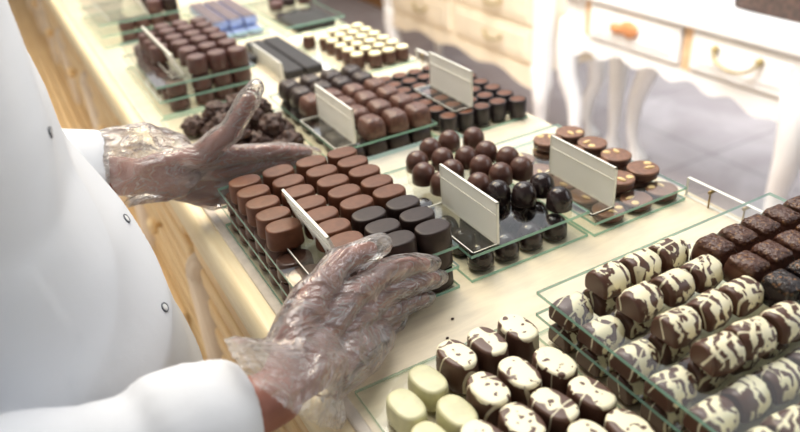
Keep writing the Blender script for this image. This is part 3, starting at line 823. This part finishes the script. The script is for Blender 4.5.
for i in range(n):
    ap.f += [[i, i+1, m+i+1, m+i], [2*m+i, 3*m+i, 3*m+i+1, 2*m+i+1], [m+i, m+i+1, 3*m+i+1, 3*m+i], [i, 2*m+i, 2*m+i+1, i+1]]
ap.mi = [0]*len(ap.f); ap.sm = [False]*len(ap.f)
world_part(ap, 'apron', M['creampaint'], ch)
for y in (hy0+.02, hy1-.02):
    world_part(MB().bbox((hx0-.02, y-.038, -.60), (hx0+.03, y+.038, -.06), .006), 'corner_post', M['whitepaint'], ch)
for (x, y, ox, oy) in ((hx0+.012, hy0+.03, -1, -1), (hx0+.012, hy1-.03, -1, 1), (hx1-.03, hy0+.03, 1, -1), (hx1-.03, hy1-.03, 1, 1)):
    l = cab_leg(-.52, Z, ox*.5, oy*.5, .036); l.v = [v + Vector((x, y, 0)) for v in l.v]
    world_part(l, 'leg', M['whitepaint'], ch)
# basket on the console
bk = empty('wicker_basket', (2.02, 1.30, -.165), 'dark brown wicker basket standing on the white console table', 'basket')
def rrect(hx, hy):
    return superell(hx*.6, hy, 6, 48)
mb = MB(); mb.loft(rrect(.15, .19), [(.0005, .012), (.01, .006), (.08, .003), (.15, .0), (.16, .0), (.16, .014), (.02, .02)], 0)
for v in mb.v:
    a = math.atan2(v.y, v.x); k = .0025*math.sin(a*36+ (1 if int(v.z/.02) % 2 else 0)*PI); v.x += k*math.cos(a); v.y += k*math.sin(a)
mb.build('basket_body', M['basket'], bk)
rr = MB(); o_ = superell(.091, .192, 6, 40)(0); rr.tube([(x, y, .162) for x, y in o_+[o_[0]]], .010, 8); rr.build('basket_rim', M['basket'], bk)
# brown wooden cabinet at the far end
wc_ = empty('wooden_cabinet', (2.9, 4.75, Z), 'warm brown wooden cabinet at the far end of the aisle', 'cabinet')
world_part(MB().bbox((2.45, 3.75, Z), (3.3, 5.9, .1), .01), 'body', M['brownwood'], wc_)
for a, b in ((3.78, 4.45), (4.48, 5.15), (5.18, 5.87)):
    d = MB().bbox((2.43, a, Z+.1), (2.452, b, .05), .006)
    d2 = world_part(d, 'door', M['brownwood'], wc_)
    kn = MB().ball((2.42, a+.06, -.35), .018); kn.v = [v - wc_.location for v in kn.v]; kn.build('knob', M['brass'], d2)

# ------------------------------------------------------------------ person
pers = MB()
def fingers(mb, hand, grow=0.0, gb=0.0):
    """hand: dict of joint chains"""
    for nm, (pts, rs) in hand['fingers'].items():
        mb.chain(pts, [r+grow+(gb if i < 2 else gb*.4) for i, r in enumerate(rs)])
    W, wr = hand['wrist']
    for nm in ('index', 'middle', 'ring', 'little'):
        k = hand['fingers'][nm][0][0]
        a = Vector(W) + (Vector(k)-Vector(W))*.16
        mb.chain([a, Vector(W)+(Vector(k)-Vector(W))*.6, k], [.0165+grow, .0135+grow, .0115+grow])
    th = hand['fingers']['thumb'][0]
    for nm, f, r in (('index', .55, .014), ('middle', .4, .014), ('index', .25, .015)):
        k = hand['fingers'][nm][0][0]
        mb.rcone(Vector(th[0]).lerp(Vector(th[1]), .7 if f > .5 else .35), Vector(W)+(Vector(k)-Vector(W))*(f+.1), .0125+grow, r*.9+grow)
    mb.rcone(W, th[0], wr*.75+grow, .016+grow)
RH = {'wrist': ((.103, .452, .052), .024), 'fingers': {
    'thumb': ([(.128, .474, .074), (.163, .508, .092), (.206, .532, .102), (.240, .539, .099)], [.0165, .0125, .0112, .0090]),
    'index': ([(.203, .508, .078), (.247, .529, .075), (.279, .538, .067), (.301, .541, .058)], [.0106, .0092, .0083, .0070]),
    'middle': ([(.206, .506, .055), (.253, .529, .050), (.288, .538, .043), (.312, .541, .035)], [.0108, .0093, .0085, .0072]),
    'ring': ([(.199, .503, .032), (.243, .526, .026), (.276, .537, .021), (.298, .541, .015)], [.0104, .0088, .0080, .0068]),
    'little': ([(.184, .497, .014), (.219, .515, .0085), (.241, .525, .0080), (.258, .530, .0075)], [.0092, .0076, .0070, .0060])}}
LH = {'wrist': ((.083, .893, .078), .025), 'fingers': {
    'thumb': ([(.110, .876, .092), (.162, .858, .098), (.206, .853, .121), (.237, .851, .158)], [.0165, .0128, .0112, .0088]),
    'index': ([(.182, .866, .086), (.232, .857, .083), (.272, .853, .074), (.304, .8515, .064)], [.0108, .0094, .0086, .0072]),
    'middle': ([(.186, .868, .065), (.238, .858, .060), (.279, .8535, .053), (.311, .852, .046)], [.0110, .0096, .0088, .0074]),
    'ring': ([(.181, .870, .045), (.230, .859, .038), (.268, .854, .032), (.298, .852, .027)], [.0105, .0090, .0083, .0070]),
    'little': ([(.168, .872, .028), (.206, .862, .020), (.233, .856, .016), (.254, .853, .013)], [.0095, .0080, .0075, .0064])}}
for H_ in (RH, LH): fingers(pers, H_)
RSH, REL = Vector((-.15, .46, .45)), Vector((-.175, .42, .12))
LSH, LEL = Vector((-.15, .90, .45)), Vector((-.185, .95, .13))
for SH, EL, H_ in ((RSH, REL, RH), (LSH, LEL, LH)):
    mid_ = [(-.06, .432, .075), (.03, .443, .056)] if SH is RSH else [(-.09, .928, .105), (.01, .910, .098)]
    pers.chain([SH, SH.lerp(EL, .5), EL] + mid_ + [H_['wrist'][0]], [.054, .044, .040, .036, .029, .024])
HC = Vector((-.12, .68, .745))
pers.chain([(-.13, .68, .50), (-.125, .68, .62)], [.062, .055])                               # neck
pers.ball(HC, .098, n=24, m=16, sc=(1.0, .80, 1.2)); pers.ball((HC.x+.035, HC.y, HC.z-.06), .062, n=20, m=12, sc=(1, .9, 1.0))
pers.rcone((HC.x+.098, HC.y, HC.z+.01), (HC.x+.112, HC.y, HC.z-.022), .009, .013)              # nose
pers.chain([(HC.x+.088, HC.y-.018, HC.z-.056), (HC.x+.095, HC.y, HC.z-.055), (HC.x+.088, HC.y+.018, HC.z-.056)], [.007, .009, .007])
for s_ in (-1, 1):
    pers.ball((HC.x-.005, HC.y+s_*.082, HC.z-.005), .03, sc=(.6, .3, 1))
    pers.chain([(HC.x+.085, HC.y+s_*.015, HC.z+.028), (HC.x+.080, HC.y+s_*.045, HC.z+.028)], [.010, .009])
TC = Vector((-.12, .69, 0))
tor = [(.53, .06, .09), (.47, .085, .17), (.42, .10, .20), (.34, .11, .20), (.25, .118, .185), (.15, .135, .18), (.06, .155, .185), (-.06, .165, .19), (-.15, .14, .195), (-.22, .10, .17)]
def ring_loft(mb, rings, cx, cy, back=None, N=40):
    vs = []; fs = []
    for z, a, b in rings:
        for j in range(N):
            t = 2*PI*j/N; ax = a if math.cos(t) > 0 else (back if back else min(a, .125))
            vs.append((cx + ax*math.cos(t), cy + b*math.sin(t), z))
    for i in range(len(rings)-1):
        for j in range(N): fs.append((i*N+j, (i+1)*N+j, (i+1)*N+(j+1) % N, i*N+(j+1) % N))
    fs += [tuple(range(N)), tuple((len(rings)-1)*N+j for j in range(N))[::-1]]
    mb.add(vs, fs, 0, True)
ring_loft(pers, tor, TC.x, TC.y)
for s_ in (-1, 1):
    y = TC.y + s_*.10
    pers.chain([(-.12, y, -.18), (-.11, y, -.45), (-.12, y, -.83)], [.10, .068, .045])
    pers.chain([(-.14, y, -.875), (.06, y+s_*.02, -.885)], [.038, .030])
person = pers.build('person', M['skin'])
remesh(person, .0036, 3)
tag(person, 'person in a white snap front coat and clear plastic gloves holding a tray of chocolates', 'person')

# coat -----------------------------------------------------------------
coat = MB()
crings = [(.535, .085, .115), (.50, .10, .16), (.455, .114, .205), (.40, .121, .225), (.342, .125, .225), (.268, .136, .215), (.208, .139, .205), (.145, .165, .205), (.064, .187, .210), (0.0, .195, .215), (-.059, .199, .218), (-.13, .195, .222), (-.22, .185, .232), (-.35, .182, .24)]
rr_ = []
for i in range(len(crings)-1):
    for k in range(4):
        t = k/4; rr_.append(tuple(crings[i][q]*(1-t)+crings[i+1][q]*t for q in range(3)))
rr_.append(crings[-1])
ring_loft(coat, rr_, TC.x, TC.y, back=.15, N=64)
def sleeve(pts, rs):
    # interpolate and loft
    P = []; R_ = []
    for i in range(len(pts)-1):
        for k in range(6):
            t = k/6; P.append(Vector(pts[i]).lerp(Vector(pts[i+1]), t)); R_.append(rs[i]*(1-t)+rs[i+1]*t)
    P.append(Vector(pts[-1])); R_.append(rs[-1])
    coat.tube(P, R_, 24)
coat.ball(RSH, .074); coat.ball(LSH, .074); coat.ball(REL, .064); coat.ball(LEL, .062)
sleeve([RSH, RSH.lerp(REL, .5), REL], [.072, .068, .064])
sleeve([REL, (-.115, .425, .098), (-.06, .432, .077), (-.022, .436, .066), (-.006, .438, .061), (.008, .440, .060), (.03, .443, .056), (.056, .447, .050), (.070, .449, .046)], [.060, .055, .0505, .0475, .0490, .0565, .0570, .0535, .0480])
sleeve([LSH, LSH.lerp(LEL, .5), LEL], [.072, .066, .062])
sleeve([LEL, (-.09, .928, .105), (-.04, .921, .100), (0.0, .912, .098), (.026, .908, .096), (.058, .901, .093)], [.062, .056, .053, .054, .050, .046])
coat_o = coat.build('coat', M['coat'])
def coat_disp(p):
    d = .0040*noise.noise(p*5.0) + .0026*noise.noise(Vector((p.x*9, p.y*9, p.z*5+7)))
    if p.y > .47 and p.x > -.2:   # soft pulls across the belly, running down towards the near hip
        u = p.z*.75 - p.y*.62
        for f_, a_, o_ in ((24, .0085, 1.3), (43, .0050, 4.1)):
            w_ = abs(math.sin(u*f_ + o_ + 1.6*noise.noise(p*3.1+Vector((o_, 0, 0)))))
            d += a_*(.55-w_)*max(0, .35+noise.noise(p*3.3+Vector((o_, 2, 1))))
    if p.y < .52 and p.x < .10 and p.z < .2:  # forearm creases
        w_ = abs(math.sin(p.x*46 - p.z*20 + 1.5*noise.noise(p*9) + .5))
        d += .0050*(w_**.6-.6)*max(.1, .3+noise.noise(p*8))
    return d
remesh(coat_o, .005, 5, coat_disp); coat_o.parent = person
bv = BVHTree.FromObject(coat_o, bpy.context.evaluated_depsgraph_get())
def snap(px, py, pz, dx, dy, dz):
    hit = bv.ray_cast(Vector((px, py, pz)), Vector((dx, dy, dz)).normalized())
    if hit[0] is None: return
    q = hit[1].to_track_quat('Z', 'Y')
    mb = MB().lathe([(-.002, .0050), (.0008, .0050), (.0013, .0046), (.0013, .0039), (.0006, .0036)], n=20)
    mb.lathe([(-.001, .0037), (.0008, .0036), (.0012, .0026), (.0013, .0006)], n=20, mi=1)
    mb.v = [hit[0] + q @ v for v in mb.v]
    mb.build('snap', [M['snap'], M['shoe']], coat_o)
SNAPS = [(.103, .609, .262, -1, 0, 0), (.143, .670, .138, -1, 0, 0), (.148, .601, .072, -1, 0, 0)]
for s_ in SNAPS: snap(*s_)
# trousers, shoes, hair, eyes ------------------------------------------
tr = MB()
for s_ in (-1, 1):
    y = TC.y + s_*.10
    tr.chain([(-.12, y, -.24), (-.112, y, -.48), (-.12, y, -.80)], [.108, .082, .066])
to = tr.build('trousers', M['trousers']); remesh(to, .01, 3); to.parent = person
for s_ in (-1, 1):
    y = TC.y + s_*.10
    sh = MB().chain([(-.15, y, -.862), (-.05, y, -.864), (.05, y+s_*.02, -.872)], [.052, .05, .046])
    for v in sh.v: v.z = max(v.z, -TOP+.001)
    sh.build('shoe', M['shoe'], person)
hr = MB().ball((HC.x-.018, HC.y, HC.z+.022), .104, n=24, m=14, sc=(1.0, .86, 1.16))
bm = [v for v in hr.v]
for v in hr.v:
    if v.x > HC.x+.045 and v.z < HC.z+.075: v.x = HC.x+.02
hr.build('hair', M['hair'], person)
for s_ in (-1, 1):
    MB().ball((HC.x+.080, HC.y+s_*.030, HC.z+.008), .0095).build('eye', M['eye'], person)

# gloves ---------------------------------------------------------------
def glove(H_, wrist_chains, cutp, cutn, amp):
    g = MB(); fingers(g, H_, .0022, .0006)
    for ch_ in wrist_chains: g.chain(*ch_)
    f = H_['fingers']
    for a, b in (('index', 'middle'), ('middle', 'ring'), ('ring', 'little')):     # loose webs between the fingers
        g.rcone(Vector(f[a][0][0]).lerp(Vector(f[a][0][1]), .35), Vector(f[b][0][0]).lerp(Vector(f[b][0][1]), .35), .0100, .0096)
    tt = f['thumb'][0]; ti = Vector(tt[-1]) + (Vector(tt[-1])-Vector(tt[-2])).normalized()*.016   # empty tips
    g.chain([tt[-2], tt[-1], ti], [.0132, .0130, .0100])
    for nm, e in (('index', .013), ('middle', .010), ('ring', .008), ('little', .007)):
        t_ = f[nm][0]; ti = Vector(t_[-1]) + (Vector(t_[-1])-Vector(t_[-2])).normalized()*e
        g.rcone(t_[-1], ti, .0092, .0062)
    o = g.build('glove', M['glove'])
    W = Vector(H_['wrist'][0]); K = Vector(f['middle'][0][0]); ax = (K-W).normalized()
    def disp(p):
        d = (p-W).dot(ax); L = (K-W).length
        k = 1 if d < L*.7 else max(.38, 1-(d-L*.7)/(L*.7))
        q = p - ax*d*.45                                  # creases run along the hand
        n1 = noise.noise(q*23+Vector((2, 5, 1))); n2 = noise.noise(q*52+Vector((n1*2, 0, n1)))
        return max(-.0004, amp*k*((.22-abs(n1))*2.4 + (.2-abs(n2))*1.0) + .0010)
    remesh(o, .0021, 2, disp)
    bm = bmesh.new(); bm.from_mesh(o.data)
    kill = [fc for fc in bm.faces if (fc.calc_center_median()-Vector(cutp)).dot(Vector(cutn)) > 0]
    bmesh.ops.delete(bm, geom=kill, context='FACES'); bm.to_mesh(o.data); bm.free()
    o.parent = person
    return o
glove(RH, [([(.03, .446, .085), (.075, .447, .072), (.098, .451, .058), (.118, .460, .050), (.140, .476, .054)], [.046, .043, .042, .042, .036]),
           ([(.112, .450, .035), (.128, .452, .018), (.124, .450, -.002)], [.038, .030, .020]), ([(.150, .472, .040), (.190, .488, .030), (.222, .503, .022)], [.030, .026, .0185])], (.114, .45, .056), (-1, 0, -.65), .0058)
glove(LH, [([(.02, .906, .094), (.055, .900, .090), (.090, .894, .092), (.128, .880, .078)], [.046, .046, .045, .036]),
           ([(.070, .905, .112), (.105, .900, .112), (.140, .885, .100)], [.030, .031, .020])], (.058, .902, .092), (-1, .1, -.25), .0062)

# nails on the visible thumb
# ------------------------------------------------------------------ lift, clean up
for p in protos:
    for c_ in list(p.children): bpy.data.objects.remove(c_)
    bpy.data.objects.remove(p)
for o in list(C.objects):
    if o.parent is None: o.location.z += TOP

# ------------------------------------------------------------------ camera
cam = bpy.data.cameras.new('camera'); co = bpy.data.objects.new('camera', cam); C.objects.link(co)
R_ = Vector((.8699922, -.48865624, -.06579247)); U_ = Vector((.29799192, .41478258, .85974195)); F_ = Vector((.3928287, .76757442, -.50647322))
m = Matrix((R_, U_, -F_)).transposed().to_4x4(); m.translation = (0, 0, .48+TOP)
co.matrix_world = m
cam.sensor_width = 36; cam.lens = 727.5425*36/800; cam.clip_start = .02
cam.dof.use_dof = True; cam.dof.focus_distance = .76; cam.dof.aperture_fstop = 3.4
sc = bpy.context.scene; sc.camera = co

# ------------------------------------------------------------------ light
wd = bpy.data.worlds.new('World'); sc.world = wd; wd.use_nodes = True
wt = wd.node_tree; bg = wt.nodes['Background']
def wn(typ, ins=None, **kw):
    nd = wt.nodes.new(typ)
    for k, v in kw.items(): setattr(nd, k, v)
    for k, v in (ins or {}).items():
        if isinstance(v, bpy.types.NodeSocket): wt.links.new(v, nd.inputs[k])
        else: nd.inputs[k].default_value = v
    return nd
gdir = wn('ShaderNodeTexCoord').outputs['Generated']
def lobe(d, lo, hi):                     # a bright patch of daylight sky in direction d
    dot = wn('ShaderNodeVectorMath', {0: gdir, 1: Vector(d).normalized()}, operation='DOT_PRODUCT').outputs['Value']
    mr = wn('ShaderNodeMapRange', {0: dot, 1: lo, 2: hi}, interpolation_type='SMOOTHSTEP'); return mr.outputs[0]
l1 = lobe((.45, .75, .5), .70, .96); l2 = lobe((.95, -.35, .35), .88, .97)
st = wn('ShaderNodeMath', {0: l1, 1: 1.6}, operation='MULTIPLY').outputs[0]
st2 = wn('ShaderNodeMath', {0: l2, 1: 3.2}, operation='MULTIPLY').outputs[0]
st = wn('ShaderNodeMath', {0: wn('ShaderNodeMath', {0: st, 1: st2}, operation='ADD').outputs[0], 1: .16}, operation='ADD').outputs[0]
bg.inputs[0].default_value = (.93, .96, 1, 1); wt.links.new(st, bg.inputs[1])
def area(name, loc, target, size, power, col, sy=None):
    l = bpy.data.lights.new(name, 'AREA'); l.energy = power; l.color = col; l.size = size
    if sy: l.shape = 'RECTANGLE'; l.size_y = sy
    o = bpy.data.objects.new(name, l); C.objects.link(o); o.location = loc
    o.rotation_euler = (Vector(target)-Vector(loc)).to_track_quat('-Z', 'Y').to_euler(); return o
area('ceiling_lamp', (.45, 1.35, 2.9), (.35, .95, .9), 1.5, 46, (1, .96, .90))
area('far_warm_lamp', (.4, 2.5, 2.7), (.3, 1.9, .9), .9, 30, (1, .80, .50))
fl_ = area('furniture_fill', (.7, 1.3, 2.9), (1.9, 2.0, .45), 1.0, 17, (.95, .97, 1)); fl_.data.spread = math.radians(75)  # added fill to whiten the furniture fronts, not a known fixture
fw_ = area('aisle_fill', (2.0, 1.2, 3.2), (2.6, 2.4, -.9), 1.8, 30, (.93, .96, 1)); fw_.data.spread = math.radians(95)  # added fill to brighten the aisle floor, not a known window
sc.cycles.transparent_max_bounces = 32
sc.cycles.max_bounces = 10
sc.view_settings.view_transform = 'Standard'; sc.view_settings.look = 'None'
sc.view_settings.exposure = 0.05; sc.view_settings.gamma = 1
